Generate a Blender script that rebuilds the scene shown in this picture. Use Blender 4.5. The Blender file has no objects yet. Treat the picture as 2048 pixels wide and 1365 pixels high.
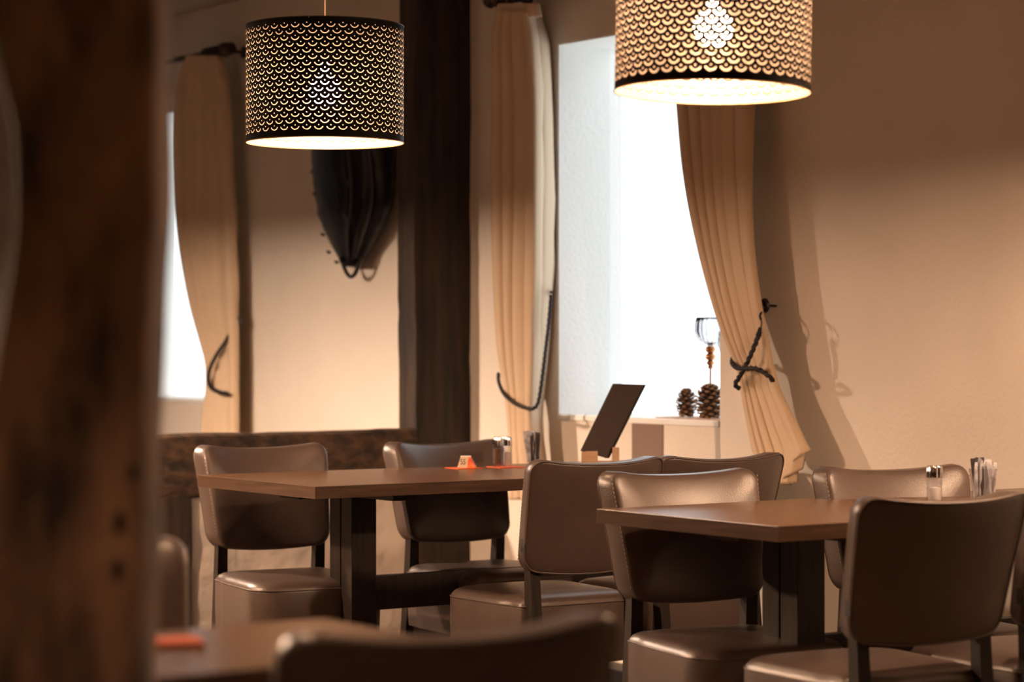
import bpy, bmesh, math, random
from mathutils import Vector, Matrix, noise
random.seed(7)
PI = math.pi
sc = bpy.context.scene
C = sc.collection

# ------------------------------------------------------------------ camera, world, exposure
H = 1.17                                   # camera height
FPX = 4836.0                               # 85 mm on a 36 mm sensor, in pixels of 2048
cam_d = bpy.data.cameras.new('camera'); cam = bpy.data.objects.new('camera', cam_d); C.objects.link(cam)
cam.location = (0, 0, H); cam.rotation_euler = (PI/2, 0, 0)
cam_d.lens = 85.0; cam_d.sensor_width = 36.0
cam_d.dof.use_dof = True; cam_d.dof.focus_distance = 6.8; cam_d.dof.aperture_fstop = 2.8
cam_d.clip_start = 0.05
sc.camera = cam

w = bpy.data.worlds.new('overcast_sky'); sc.world = w; w.use_nodes = True
bg = w.node_tree.nodes['Background']; bg.inputs[0].default_value = (0.90, 0.97, 1.0, 1); bg.inputs[1].default_value = 2.3
sc.view_settings.view_transform = 'Standard'; sc.view_settings.look = 'None'
sc.view_settings.gamma = 1.0; sc.view_settings.use_curve_mapping = False
sc.view_settings.exposure = 0.0
cy = sc.cycles
cy.use_denoising = True
cy.max_bounces = 8; cy.diffuse_bounces = 4; cy.glossy_bounces = 3; cy.transmission_bounces = 6
cy.transparent_max_bounces = 12; cy.sample_clamp_indirect = 4.0; cy.caustics_refractive = False
BULB = 250.0                               # radiance of the lamp bulbs
WARM = (1.0, 0.61, 0.37)

# ------------------------------------------------------------------ room frame
A = math.radians(34.5)
D1 = Vector((math.cos(A), math.sin(A), 0))         # long side of the tables
D2 = Vector((-math.sin(A), math.cos(A), 0))        # short side of the tables, along the window wall
Q = Vector((-0.17, 9.6, 0))                        # foot of the timber post, u = 0, n = 0
EU = -D2; EN = -D1                                 # along the window wall, and into the room
ROOMROT = math.atan2(EU.y, EU.x)
def R(u, n, z=0.0): return Q + EU*u + EN*n + Vector((0, 0, z))
def ray(px, py): return Vector(((px-1024.0)/FPX, 1.0, -(py-682.5)/FPX))
CAM = Vector((0, 0, H))
def at(px, py, Y): return CAM + ray(px, py)*Y
def wallpt(px, py, off=0.0):                       # point where a view ray meets the plane n = off
    d = ray(px, py); t = (Q + EN*off - CAM).dot(EN)/d.dot(EN)
    return CAM + d*t
def planez(px, py, z):
    d = ray(px, py); return CAM + d*((z-H)/d.z)
def un(p):
    v = p - Q; return v.dot(EU), v.dot(EN)

# ------------------------------------------------------------------ helpers
def tag(o, label=None, cat=None, group=None, kind=None):
    if label: o['label'] = label
    if cat: o['category'] = cat
    if group: o['group'] = group
    if kind: o['kind'] = kind
    return o
def obj(name, bm, m, parent=None, smooth=False, angle=None):
    me = bpy.data.meshes.new(name)
    bmesh.ops.recalc_face_normals(bm, faces=bm.faces)
    bm.to_mesh(me); bm.free()
    me.materials.append(m)
    if smooth:
        for p in me.polygons: p.use_smooth = True
        if angle is not None: me.set_sharp_from_angle(angle=math.radians(angle))
    o = bpy.data.objects.new(name, me); C.objects.link(o)
    if parent: o.parent = parent
    return o
def thing(name, label, cat, loc=(0, 0, 0), rz=0, group=None):
    o = bpy.data.objects.new(name, None); C.objects.link(o)
    o.location = loc; o.rotation_euler = (0, 0, rz); o.empty_display_size = 0.1
    return tag(o, label, cat, group)
def dup(root, loc, rz, label=None, group=None):
    r = root.copy(); C.objects.link(r); r.location = loc; r.rotation_euler = (0, 0, rz)
    if label: r['label'] = label
    if group: r['group'] = group
    for ch in list(root.children):
        c = ch.copy(); C.objects.link(c); c.parent = r
        for g in list(ch.children):
            d = g.copy(); C.objects.link(d); d.parent = c
    return r
def box(bm, lo, hi, mat=None, bevel=0.0):
    lo = Vector(lo); hi = Vector(hi)
    vs = [bm.verts.new((x, y, z)) for z in (lo.z, hi.z) for y in (lo.y, hi.y) for x in (lo.x, hi.x)]
    fs = [bm.faces.new([vs[i] for i in f]) for f in ((0, 2, 3, 1), (4, 5, 7, 6), (0, 1, 5, 4), (2, 6, 7, 3), (0, 4, 6, 2), (1, 3, 7, 5))]
    if bevel:
        es = list({e for f in fs for e in f.edges})
        r = bmesh.ops.bevel(bm, geom=es, offset=bevel, segments=2, affect='EDGES', profile=0.6)
        vs = list({v for f in r['faces'] for v in f.verts} | {v for v in vs if v.is_valid})
    if mat is not None:
        for v in vs:
            if v.is_valid: v.co = mat @ v.co
    return vs
def frame_at(p, rz=0.0): return Matrix.Translation(p) @ Matrix.Rotation(rz, 4, 'Z')
def loft(bm, rings, closed=True, cap0=True, cap1=True):
    vr = [[bm.verts.new(p) for p in r] for r in rings]
    n = len(vr[0])
    for a, b in zip(vr[:-1], vr[1:]):
        for i in range(n if closed else n-1):
            j = (i+1) % n
            bm.faces.new((a[i], a[j], b[j], b[i]))
    if closed and cap0: bm.faces.new(list(reversed(vr[0])))
    if closed and cap1: bm.faces.new(vr[-1])
    return vr
def lathe(bm, prof, seg=32, origin=(0, 0, 0), cap=True):
    o = Vector(origin)
    return loft(bm, [[o+Vector((r*math.cos(2*PI*k/seg), r*math.sin(2*PI*k/seg), z)) for k in range(seg)] for r, z in prof], True, cap, cap)
def tube(bm, pts, r, seg=10, closed=False, lobes=0, twist=0.0, lobe_amp=0.25):
    pts = [Vector(p) for p in pts]; n = len(pts)
    rr = r if isinstance(r, (list, tuple)) else [r]*n
    rings = []; nrm = None; s = 0
    for i, p in enumerate(pts):
        if closed: t = pts[(i+1) % n]-pts[i-1]
        else: t = pts[min(i+1, n-1)]-pts[max(i-1, 0)]
        t.normalize()
        if nrm is None:
            nrm = t.orthogonal().normalized()
        nrm = (nrm - t*nrm.dot(t)).normalized(); b = t.cross(nrm)
        if i: s += (pts[i]-pts[i-1]).length
        ring = []
        for k in range(seg):
            a = 2*PI*k/seg
            q = rr[i]*(1+(lobe_amp*math.cos(lobes*(a-s*twist)) if lobes else 0))
            ring.append(p+nrm*math.cos(a)*q+b*math.sin(a)*q)
        rings.append(ring)
    if closed:
        vr = [[bm.verts.new(p) for p in q] for q in rings]
        for i in range(n):
            a = vr[i]; b = vr[(i+1) % n]
            off = 0
            if i == n-1:                    # align the seam
                off = min(range(seg), key=lambda k: (a[0].co-b[k].co).length)
            for k in range(seg):
                bm.faces.new((a[k], a[(k+1) % seg], b[(k+1+off) % seg], b[(k+off) % seg]))
    else: loft(bm, rings)
def spline(pts, n=12):
    pts = [Vector(p) for p in pts]; out = []
    P = [pts[0]*2-pts[1]]+pts+[pts[-1]*2-pts[-2]]
    for i in range(1, len(P)-2):
        for k in range(n):
            t = k/n
            out.append(0.5*((2*P[i])+(-P[i-1]+P[i+1])*t+(2*P[i-1]-5*P[i]+4*P[i+1]-P[i+2])*t*t+(-P[i-1]+3*P[i]-3*P[i+1]+P[i+2])*t**3))
    out.append(pts[-1]); return out
def interp(tab, x):
    if x <= tab[0][0]: return tab[0][1]
    for (x0, y0), (x1, y1) in zip(tab[:-1], tab[1:]):
        if x <= x1:
            t = (x-x0)/(x1-x0); return y0+(y1-y0)*t
    return tab[-1][1]
def smooth_tab(tab):
    pts = spline([(a, b, 0) for a, b in tab], 8)
    return [(p.x, p.y) for p in pts]

# ------------------------------------------------------------------ materials
def mat(name, col, rough=0.5, metal=0.0, spec=0.5, noise_amt=0.0, noise_scale=20.0, bump=0.0, bump_scale=200.0,
        col2=None, stretch=None, detail=4.0, coord='Object', sheen=0.0, coat=0.0):
    m = bpy.data.materials.new(name); m.use_nodes = True
    nt = m.node_tree; b = nt.nodes['Principled BSDF']
    b.inputs['Base Color'].default_value = (*col, 1); b.inputs['Roughness'].default_value = rough
    b.inputs['Metallic'].default_value = metal; b.inputs['Specular IOR Level'].default_value = spec
    if sheen: b.inputs['Sheen Weight'].default_value = sheen
    if coat: b.inputs['Coat Weight'].default_value = coat; b.inputs['Coat Roughness'].default_value = 0.15
    tc = nt.nodes.new('ShaderNodeTexCoord'); mp = nt.nodes.new('ShaderNodeMapping')
    nt.links.new(tc.outputs[coord], mp.inputs[0])
    if stretch: mp.inputs['Scale'].default_value = stretch
    if col2 is not None:
        n = nt.nodes.new('ShaderNodeTexNoise'); n.inputs['Scale'].default_value = noise_scale; n.inputs['Detail'].default_value = detail
        nt.links.new(mp.outputs[0], n.inputs['Vector'])
        r = nt.nodes.new('ShaderNodeValToRGB'); r.color_ramp.elements[0].position = 0.35; r.color_ramp.elements[1].position = 0.65
        r.color_ramp.elements[0].color = (*col, 1); r.color_ramp.elements[1].color = (*col2, 1)
        nt.links.new(n.outputs[0], r.inputs[0]); nt.links.new(r.outputs[0], b.inputs['Base Color'])
    if bump:
        n2 = nt.nodes.new('ShaderNodeTexNoise'); n2.inputs['Scale'].default_value = bump_scale; n2.inputs['Detail'].default_value = 3
        nt.links.new(mp.outputs[0], n2.inputs['Vector'])
        bp = nt.nodes.new('ShaderNodeBump'); bp.inputs['Strength'].default_value = 1.0; bp.inputs['Distance'].default_value = bump
        nt.links.new(n2.outputs[0], bp.inputs['Height']); nt.links.new(bp.outputs[0], b.inputs['Normal'])
    return m
M = {}
M['plaster'] = mat('plaster', (0.72, 0.655, 0.585), 0.9, spec=0.2, col2=(0.78, 0.715, 0.645), noise_scale=1.6, bump=0.0018, bump_scale=60)
M['rough_plaster'] = mat('rough_plaster', (0.62, 0.56, 0.50), 0.9, spec=0.2, col2=(0.72, 0.65, 0.58), noise_scale=4, bump=0.02, bump_scale=9)
M['reveal'] = mat('reveal_plaster', (0.82, 0.82, 0.80), 0.9, spec=0.2, bump=0.002, bump_scale=60)
M['ceiling'] = mat('dark_ceiling_boards', (0.42, 0.34, 0.27), 0.8)
M['panelling'] = mat('wood_panelling', (0.07, 0.045, 0.03), 0.7, col2=(0.12, 0.08, 0.05), noise_scale=3)
M['floor'] = mat('floor_wood', (0.07, 0.045, 0.03), 0.5, col2=(0.12, 0.08, 0.05), noise_scale=3, stretch=(1, 12, 1))
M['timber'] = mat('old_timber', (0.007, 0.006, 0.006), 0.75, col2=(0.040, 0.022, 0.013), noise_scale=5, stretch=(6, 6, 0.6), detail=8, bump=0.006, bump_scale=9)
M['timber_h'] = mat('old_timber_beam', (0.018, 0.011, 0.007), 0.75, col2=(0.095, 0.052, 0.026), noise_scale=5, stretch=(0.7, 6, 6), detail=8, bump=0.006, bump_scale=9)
M['timber_front'] = mat('old_timber_mottled', (0.020, 0.014, 0.011), 0.7, col2=(0.38, 0.23, 0.135), noise_scale=2.2, stretch=(7, 3, 2.2), detail=5, bump=0.008, bump_scale=7)
M['knot'] = mat('timber_knot', (0.008, 0.006, 0.005), 0.9)
M['leather'] = mat('brown_leather', (0.076, 0.054, 0.046), 0.33, spec=0.6, bump=0.0006, bump_scale=330, col2=(0.088, 0.062, 0.053), noise_scale=9)
M['piping'] = mat('leather_piping', (0.11, 0.08, 0.066), 0.4)
M['stitch'] = mat('stitch_thread', (0.34, 0.25, 0.18), 0.7)
M['darkwood'] = mat('dark_stained_wood', (0.010, 0.007, 0.006), 0.48, spec=0.3, col2=(0.022, 0.014, 0.010), noise_scale=8, stretch=(8, 8, 0.8))
M['label_tag'] = mat('woven_tag', (0.012, 0.012, 0.013), 0.6)
M['table'] = mat('walnut_laminate', (0.105, 0.055, 0.028), 0.26, spec=0.6, col2=(0.165, 0.088, 0.046), noise_scale=7, stretch=(0.8, 14, 14), detail=6, bump=0.0003, bump_scale=60)
M['table_edge'] = mat('shade_toned_edge', (0.045, 0.024, 0.014), 0.3, spec=0.5, col2=(0.085, 0.046, 0.027), noise_scale=7, stretch=(14, 0.8, 14))  # edge colour darkened to stand in for shade on the table sides
M['table_front'] = mat('shade_toned_edge_long', (0.045, 0.024, 0.014), 0.3, spec=0.5, col2=(0.085, 0.046, 0.027), noise_scale=7, stretch=(0.8, 14, 14))  # same shade-darkened colour, grain along the long side
M['curtain'] = mat('tan_curtain', (0.62, 0.475, 0.335), 0.75, spec=0.25, bump=0.0008, bump_scale=400, sheen=0.15)
M['rope'] = mat('black_cord', (0.008, 0.008, 0.011), 0.7)
M['iron'] = mat('black_iron', (0.010, 0.010, 0.012), 0.4, metal=0.3)
M['rodwood'] = mat('dark_curtain_rod', (0.030, 0.016, 0.012), 0.4)
M['harness'] = mat('black_leather', (0.004, 0.004, 0.006), 0.42, spec=0.25, bump=0.003, bump_scale=25)
M['harness_trim'] = mat('worn_leather_ridge', (0.022, 0.017, 0.015), 0.45)
M['window_frame'] = mat('white_window_paint', (0.86, 0.87, 0.87), 0.5)
M['menu'] = mat('menu_cover', (0.050, 0.034, 0.030), 0.65, bump=0.0005, bump_scale=300)
M['menu_edge'] = mat('menu_edge', (0.006, 0.006, 0.009), 0.5)
M['lightwood'] = mat('light_wood_block', (0.55, 0.36, 0.22), 0.55, col2=(0.62, 0.42, 0.27), noise_scale=10, stretch=(1, 8, 8))
M['stud'] = mat('brown_painted_panel', (0.225, 0.155, 0.120), 0.75, bump=0.001, bump_scale=80)
M['orange'] = mat('orange_coaster', (0.80, 0.12, 0.02), 0.6)
M['napkin'] = mat('red_orange_napkin', (0.50, 0.09, 0.03), 0.8)
M['paper'] = mat('cream_card', (0.58, 0.47, 0.34), 0.6)
M['white'] = mat('white_card', (0.9, 0.85, 0.78), 0.6)
M['red'] = mat('red_card', (0.55, 0.05, 0.02), 0.6, col2=(0.85, 0.20, 0.04), noise_scale=60)
M['ink'] = mat('dark_ink', (0.05, 0.05, 0.06), 0.7)
M['chrome'] = mat('chrome', (0.75, 0.75, 0.78), 0.12, metal=1.0)
M['copper'] = mat('copper_beads', (0.55, 0.26, 0.12), 0.15, metal=1.0)
M['salt'] = mat('white_salt', (0.85, 0.83, 0.80), 0.9)
M['pepper'] = mat('ground_pepper', (0.10, 0.055, 0.035), 0.9, col2=(0.2, 0.12, 0.08), noise_scale=400)
M['pinecone'] = mat('pine_cone_scale', (0.085, 0.040, 0.020), 0.65)
M['conetip'] = mat('pine_cone_tip', (0.36, 0.19, 0.085), 0.65)
M['mat_cloth'] = mat('woven_place_mat', (0.48, 0.31, 0.22), 0.9, col2=(0.66, 0.52, 0.42), noise_scale=30)
M['sachet'] = mat('sachet_paper', (0.62, 0.64, 0.68), 0.35, col2=(0.30, 0.30, 0.34), noise_scale=50)
M['sachet_dark'] = mat('sachet_dark', (0.05, 0.045, 0.05), 0.35)
M['cord'] = mat('white_flex', (0.8, 0.76, 0.7), 0.5)
M['gold_rim'] = mat('gold_rim', (0.72, 0.46, 0.24), 0.35, metal=0.4)
M['plinth'] = mat('black_lamp_frame', (0.02, 0.02, 0.02), 0.4)
def glass_mat(name, mix=0.9, col=(1, 1, 1)):
    m = bpy.data.materials.new(name); m.use_nodes = True; nt = m.node_tree
    nt.nodes.remove(nt.nodes['Principled BSDF']); out = nt.nodes['Material Output']
    t = nt.nodes.new('ShaderNodeBsdfTransparent'); t.inputs[0].default_value = (*col, 1)
    g = nt.nodes.new('ShaderNodeBsdfGlossy'); g.inputs['Roughness'].default_value = 0.03
    mx = nt.nodes.new('ShaderNodeMixShader'); lw = nt.nodes.new('ShaderNodeLayerWeight'); lw.inputs[0].default_value = 0.5
    pw = nt.nodes.new('ShaderNodeMath'); pw.operation = 'POWER'; pw.inputs[1].default_value = 3.0; nt.links.new(lw.outputs['Facing'], pw.inputs[0])
    fr = nt.nodes.new('ShaderNodeMath'); fr.operation = 'MULTIPLY_ADD'; fr.inputs[1].default_value = 1-mix; fr.inputs[2].default_value = 0.04*(1 if mix < 1 else 0); nt.links.new(pw.outputs[0], fr.inputs[0])
    nt.links.new(fr.outputs[0], mx.inputs[0]); nt.links.new(t.outputs[0], mx.inputs[1]); nt.links.new(g.outputs[0], mx.inputs[2])
    nt.links.new(mx.outputs[0], out.inputs[0]); return m
M['pane'] = glass_mat('window_pane', 0.9)
M['glass'] = glass_mat('clear_glass', 0.35, (0.93, 0.93, 0.94))
def real_glass(name, col, ior):
    m = bpy.data.materials.new(name); m.use_nodes = True; nt = m.node_tree
    nt.nodes.remove(nt.nodes['Principled BSDF']); g = nt.nodes.new('ShaderNodeBsdfGlass')
    g.inputs['Color'].default_value = (*col, 1); g.inputs['IOR'].default_value = ior; g.inputs['Roughness'].default_value = 0.02
    nt.links.new(g.outputs[0], nt.nodes['Material Output'].inputs[0]); return m
M['ribbed'] = real_glass('ribbed_glass', (0.93, 0.93, 0.95), 1.45)
def emis(name, col, s):
    m = bpy.data.materials.new(name); m.use_nodes = True; nt = m.node_tree
    nt.nodes.remove(nt.nodes['Principled BSDF']); e = nt.nodes.new('ShaderNodeEmission')
    e.inputs[0].default_value = (*col, 1); e.inputs[1].default_value = s
    nt.links.new(e.outputs[0], nt.nodes['Material Output'].inputs[0]); return m
M['bulb'] = emis('bulb_glow', WARM, BULB)
M['bulb_strong'] = emis('bulb_glow_strong', WARM, 560.0)
M['bulb_bright'] = emis('bulb_glow_bright', WARM, 14500.0)
M['bulb_medium'] = emis('bulb_glow_medium', WARM, 5500.0)
M['bulb_alcove'] = emis('bulb_glow_alcove', (1.0, 0.72, 0.52), 14000.0)

def shade_mat(name, thick, dot):
    """black perforated sheet, gold on its inner side; rows of half-ring slots with a dot above each"""
    m = bpy.data.materials.new(name); m.use_nodes = True; nt = m.node_tree; N = nt.nodes; L = nt.links
    N.remove(N['Principled BSDF']); out = N['Material Output']
    uv = N.new('ShaderNodeUVMap'); sep = N.new('ShaderNodeSeparateXYZ'); L.new(uv.outputs[0], sep.inputs[0])
    def mth(op, a, b=None, c=None):
        n = N.new('ShaderNodeMath'); n.operation = op
        for i, v in enumerate((a, b, c)):
            if v is None: continue
            if isinstance(v, (int, float)): n.inputs[i].default_value = v
            else: L.new(v, n.inputs[i])
        return n.outputs[0]
    U, V = sep.outputs[0], sep.outputs[1]
    def lattice(du, dv):
        u = mth('ADD', U, du); v = mth('ADD', V, dv)
        x = mth('SUBTRACT', mth('FRACT', u), 0.5)
        y = mth('MULTIPLY', mth('SUBTRACT', mth('FRACT', v), 0.70), 1.08)
        r = mth('SQRT', mth('ADD', mth('MULTIPLY', x, x), mth('MULTIPLY', y, y)))
        arc = mth('LESS_THAN', mth('ABSOLUTE', mth('SUBTRACT', r, 0.36)), thick)
        arc = mth('MULTIPLY', arc, mth('LESS_THAN', y, -0.15))
        # rounded slot ends
        ax = mth('SUBTRACT', mth('ABSOLUTE', x), 0.327); ay = mth('ADD', y, 0.15)
        end = mth('LESS_THAN', mth('SQRT', mth('ADD', mth('MULTIPLY', ax, ax), mth('MULTIPLY', ay, ay))), thick)
        d = mth('LESS_THAN', r, dot)
        return mth('MAXIMUM', mth('MAXIMUM', arc, end), d)
    def within(lo, hi): return mth('MULTIPLY', mth('GREATER_THAN', V, lo), mth('LESS_THAN', V, hi))
    hole = mth('MAXIMUM', mth('MULTIPLY', lattice(0, 0), within(0.0, 9.0)), mth('MULTIPLY', lattice(0.5, 0.5), within(0.5, 8.5)))
    geo = N.new('ShaderNodeNewGeometry')
    o_ = N.new('ShaderNodeBsdfPrincipled'); o_.inputs['Base Color'].default_value = (0.003, 0.004, 0.006, 1); o_.inputs['Roughness'].default_value = 0.6; o_.inputs['Specular IOR Level'].default_value = 0.2
    g1 = N.new('ShaderNodeBsdfDiffuse'); g1.inputs[0].default_value = (0.84, 0.66, 0.50, 1)
    g2 = N.new('ShaderNodeBsdfGlossy'); g2.inputs[0].default_value = (0.9, 0.72, 0.54, 1); g2.inputs['Roughness'].default_value = 0.35
    gm = N.new('ShaderNodeMixShader'); gm.inputs[0].default_value = 0.4; L.new(g1.outputs[0], gm.inputs[1]); L.new(g2.outputs[0], gm.inputs[2])
    side = N.new('ShaderNodeMixShader'); L.new(geo.outputs['Backfacing'], side.inputs[0]); L.new(o_.outputs[0], side.inputs[1]); L.new(gm.outputs[0], side.inputs[2])
    tr1 = N.new('ShaderNodeBsdfTransparent'); tl = N.new('ShaderNodeBsdfTranslucent'); tl.inputs[0].default_value = (0.27, 0.235, 0.20, 1)
    dl = N.new('ShaderNodeBsdfDiffuse'); dl.inputs[0].default_value = (0.32, 0.28, 0.235, 1)
    m1 = N.new('ShaderNodeMixShader'); m1.inputs[0].default_value = 0.5; L.new(tl.outputs[0], m1.inputs[1]); L.new(dl.outputs[0], m1.inputs[2])
    tr = N.new('ShaderNodeMixShader'); tr.inputs[0].default_value = 0.10; L.new(m1.outputs[0], tr.inputs[1]); L.new(tr1.outputs[0], tr.inputs[2])
    fin = N.new('ShaderNodeMixShader')
    L.new(hole, fin.inputs[0]); L.new(side.outputs[0], fin.inputs[1]); L.new(tr.outputs[0], fin.inputs[2])
    L.new(fin.outputs[0], out.inputs[0])
    return m

# ------------------------------------------------------------------ walls, floor, ceiling
ZC = 2.75
def struct(name, bm, m, **k): return tag(obj(name, bm, m, **k), kind='structure')
RM = Matrix.Translation(Q) @ Matrix(((EU.x, EN.x, 0, 0), (EU.y, EN.y, 0, 0), (0, 0, 1, 0), (0, 0, 0, 1)))  # room (u, n, z) to world
SILL, HEAD = 0.893, 2.29
W1 = (-3.20, -2.20); W2 = (0.603, 1.566)
UFOLD = 2.71
WT = 0.30
bm = bmesh.new()
def wallpiece(u0, u1, z0, z1): box(bm, (u0, -WT, z0), (u1, 0, z1), RM)
wallpiece(-7, W1[0], 0, ZC); wallpiece(W1[1], W2[0], 0, ZC); wallpiece(W2[1], UFOLD, 0, ZC)
for a, b in (W1, W2): wallpiece(a, b, 0, SILL); wallpiece(a, b, HEAD, ZC)
struct('wall_right', bm, M['plaster'])
# beyond the crease the wall turns a little into the room
bm = bmesh.new()
fold = RM @ Matrix.Translation((UFOLD, 0, 0)) @ Matrix.Rotation(math.radians(5), 4, 'Z')
box(bm, (0, -WT, 0), (7.6, 0, ZC), fold); struct('wall_right.001', bm, M['plaster'])
for nm, lo, hi in (('wall_back', (-7.2, 8.0, 0), (10.6, 8.2, ZC)), ('wall_left', (-7.2, -WT, 0), (-7.0, 8.0, ZC)), ('wall_front', (10.2, 0.3, 0), (10.4, 8.0, ZC))):
    bm = bmesh.new(); box(bm, lo, hi, RM); struct(nm, bm, M['panelling'])
bm = bmesh.new(); box(bm, (-7.4, -0.6, -0.1), (10.6, 8.3, 0), RM); struct('floor', bm, M['floor'])
bm = bmesh.new(); box(bm, (-7.4, -0.6, ZC), (10.6, 8.3, ZC+0.1), RM); struct('ceiling', bm, M['ceiling'])
# reveal lining and windows
def window(n, u0, u1):
    nm = 'window_%d' % n
    root = bpy.data.objects.new(nm, None); C.objects.link(root); tag(root, kind='structure')
    d = 0.215
    bm = bmesh.new(); e = 0.006
    box(bm, (u0, -WT, SILL), (u0+e, -0.002, HEAD), RM); box(bm, (u1-e, -WT, SILL), (u1, -0.002, HEAD), RM)
    box(bm, (u0, -WT, HEAD-e), (u1, -0.002, HEAD), RM)
    obj('window_reveal', bm, M['reveal'], root)
    bm = bmesh.new(); box(bm, (u0+e, -WT, SILL-0.02), (u1-e, 0.006, SILL+0.002), RM, bevel=0.004); obj('window_sill', bm, M['window_frame'], root)
    bm = bmesh.new(); f = 0.035
    g = 0.004
    for lo, hi in (((u0, SILL), (u0+g, HEAD)), ((u1-g, SILL), (u1, HEAD)), ((u0+g, SILL), (u1-g, SILL+g)), ((u0+g, HEAD-g), (u1-g, HEAD))):
        box(bm, (lo[0], -d-0.05, lo[1]), (hi[0], -d, hi[1]), RM)
    obj('window_frame', bm, M['window_frame'], root)
    bm = bmesh.new(); box(bm, (u0+g, -d-0.030, SILL+g), (u1-g, -d-0.024, HEAD-g), RM); obj('pane', bm, M['pane'], root)
    ld = bpy.data.lights.new('window_portal', 'AREA'); ld.shape = 'RECTANGLE'; ld.size = u1-u0; ld.size_y = HEAD-SILL
    lo = bpy.data.objects.new('window_portal', ld); C.objects.link(lo)
    ld.cycles.is_portal = True
    lo.location = R((u0+u1)/2, -WT-0.02, (HEAD+SILL)/2)
    lo.rotation_euler = EN.to_track_quat('-Z', 'Y').to_euler()
window(1, *W1); window(2, *W2)

# ------------------------------------------------------------------ timber frame partition
def hewn(name, lo, hi, m, parent=None, amp=0.008, seed=0.0, step=0.06, M4=RM, fr=3.0, profile=None):
    """a hand-hewn timber: a box cut fine and roughened"""
    lo = Vector(lo); hi = Vector(hi); d = hi-lo
    bm = bmesh.new(); ax = max(range(3), key=lambda i: d[i])
    n = max(2, int(d[ax]/step)); o1, o2 = [i for i in range(3) if i != ax]
    k = 5; ringp = []
    for i in range(k): ringp.append((i/k, 0))
    for i in range(k): ringp.append((1, i/k))
    for i in range(k): ringp.append((1-i/k, 1))
    for i in range(k): ringp.append((0, 1-i/k))
    rings = []
    for s in range(n+1):
        t = s/n; ring = []
        for a, b in ringp:
            aa, bb = a, b
            # slightly rounded arrises
            ca = min(a, 1-a); cb = min(b, 1-b)
            p = Vector((0, 0, 0)); p[ax] = lo[ax]+d[ax]*t
            p[o1] = lo[o1]+d[o1]*aa; p[o2] = lo[o2]+d[o2]*bb
            if ca < 0.01 and cb < 0.01:
                p[o1] += (0.5-a)*0.018; p[o2] += (0.5-b)*0.018
            nv = noise.noise_vector(Vector((p.x, p.y, p.z))*fr+Vector((seed, seed*2, 0)))+0.5*noise.noise_vector(Vector((p.x, p.y, p.z))*fr*4+Vector((seed, 0, seed)))
            p[o1] += nv[0]*amp; p[o2] += nv[1]*amp
            if profile: p = profile(p, t)
            ring.append(M4 @ p)
        rings.append(ring)
    loft(bm, rings)
    return obj(name, bm, m, parent, smooth=True, angle=38)
PU0, PU1 = -0.105, 0.0
def at_n(px, u=0.0):     # n on the plane u for a pixel column
    d = ray(px, 0); d.z = 0
    P0 = R(u, 0); t = (P0-Vector((0, 0, 0))).dot(EU)/d.dot(EU)
    return un(d*t)[1]
NP = at_n(826, 0.0)      # room side face of the post ends here
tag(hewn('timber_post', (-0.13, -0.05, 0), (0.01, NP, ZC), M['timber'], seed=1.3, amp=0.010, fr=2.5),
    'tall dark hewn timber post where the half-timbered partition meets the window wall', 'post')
NL = 3.6
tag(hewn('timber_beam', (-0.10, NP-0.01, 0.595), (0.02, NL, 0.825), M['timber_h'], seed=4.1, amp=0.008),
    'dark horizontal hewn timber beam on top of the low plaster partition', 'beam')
na = at_n(385, 0.0); nb = at_n(312, 0.0)
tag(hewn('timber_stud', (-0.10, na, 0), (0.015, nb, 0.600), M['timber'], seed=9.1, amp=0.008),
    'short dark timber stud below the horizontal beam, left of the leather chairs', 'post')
for k, (n0, n1) in enumerate(((NP-0.01, na), (nb, NL))):
    bm = bmesh.new()
    box(bm, (-0.085, n0, 0), (-0.012, n1, 0.592), RM)
    bmesh.ops.subdivide_edges(bm, edges=bm.edges[:], cuts=24, use_grid_fill=True)
    for v in bm.verts:
        v.co += EU*0.012*noise.noise(v.co*6)+EU*0.006*noise.noise(v.co*17)
    struct('wall_partition', bm, M['rough_plaster'], smooth=True)

# foreground post, close to the camera and out of focus
YF = 2.6; k = YF/FPX
edgeR = [(0, 306), (300, 308), (430, 305), (520, 300), (700, 292), (900, 284), (1100, 282), (1365, 274)]
edgeL = [(-200, -30), (0, -28), (150, -6), (250, 16), (400, 27), (500, 20), (620, 2), (720, -14), (900, -30), (1365, -40)]
edgeR = smooth_tab(edgeR); edgeL = smooth_tab(edgeL)
bm = bmesh.new(); rings = []
for s in range(0, 100):
    z = ZC*s/99; py = 682.5-(z-H)*FPX/YF
    xr = (interp(edgeR, py)-1024)*k; xl = (interp(edgeL, py)-1024)*k
    ring = []
    for (fx, fy) in ((0, .1), (0.03, 0.0), (.25, 0), (.5, -.02), (.75, 0), (.94, 0.0), (1, .06), (1, .5), (0.98, 1), (.5, 1.02), (0.02, 1), (0, .5)):
        p = Vector((xl+(xr-xl)*fx, YF+0.17*fy, z))
        nv = noise.noise_vector(p*7); p.x += nv.x*0.003; p.y += nv.y*0.006
        ring.append(p)
    rings.append(ring)
loft(bm, rings)
fp = thing('timber_post', 'thick blurred brown timber post close in front at the left edge', 'post')
obj('post_body', bm, M['timber_front'], fp, smooth=True, angle=50)
for px, py, a in ((240, 1046, 14), (236, 1140, 13), (266, 944, 10)):
    bm = bmesh.new(); c = at(px, py, YF-0.002); rx = a*k*0.8; rz = a*k*1.7
    vs = [bm.verts.new(c+Vector((math.cos(t*PI/8)*rx, -0.004, math.sin(t*PI/8)*rz))) for t in range(16)]
    vb = [bm.verts.new(v.co+Vector((0, 0.03, 0))) for v in vs]
    bm.faces.new(vs)
    for i in range(16): bm.faces.new((vs[i], vs[(i+1) % 16], vb[(i+1) % 16], vb[i]))
    obj('peg_hole', bm, M['knot'], fp)


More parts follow.
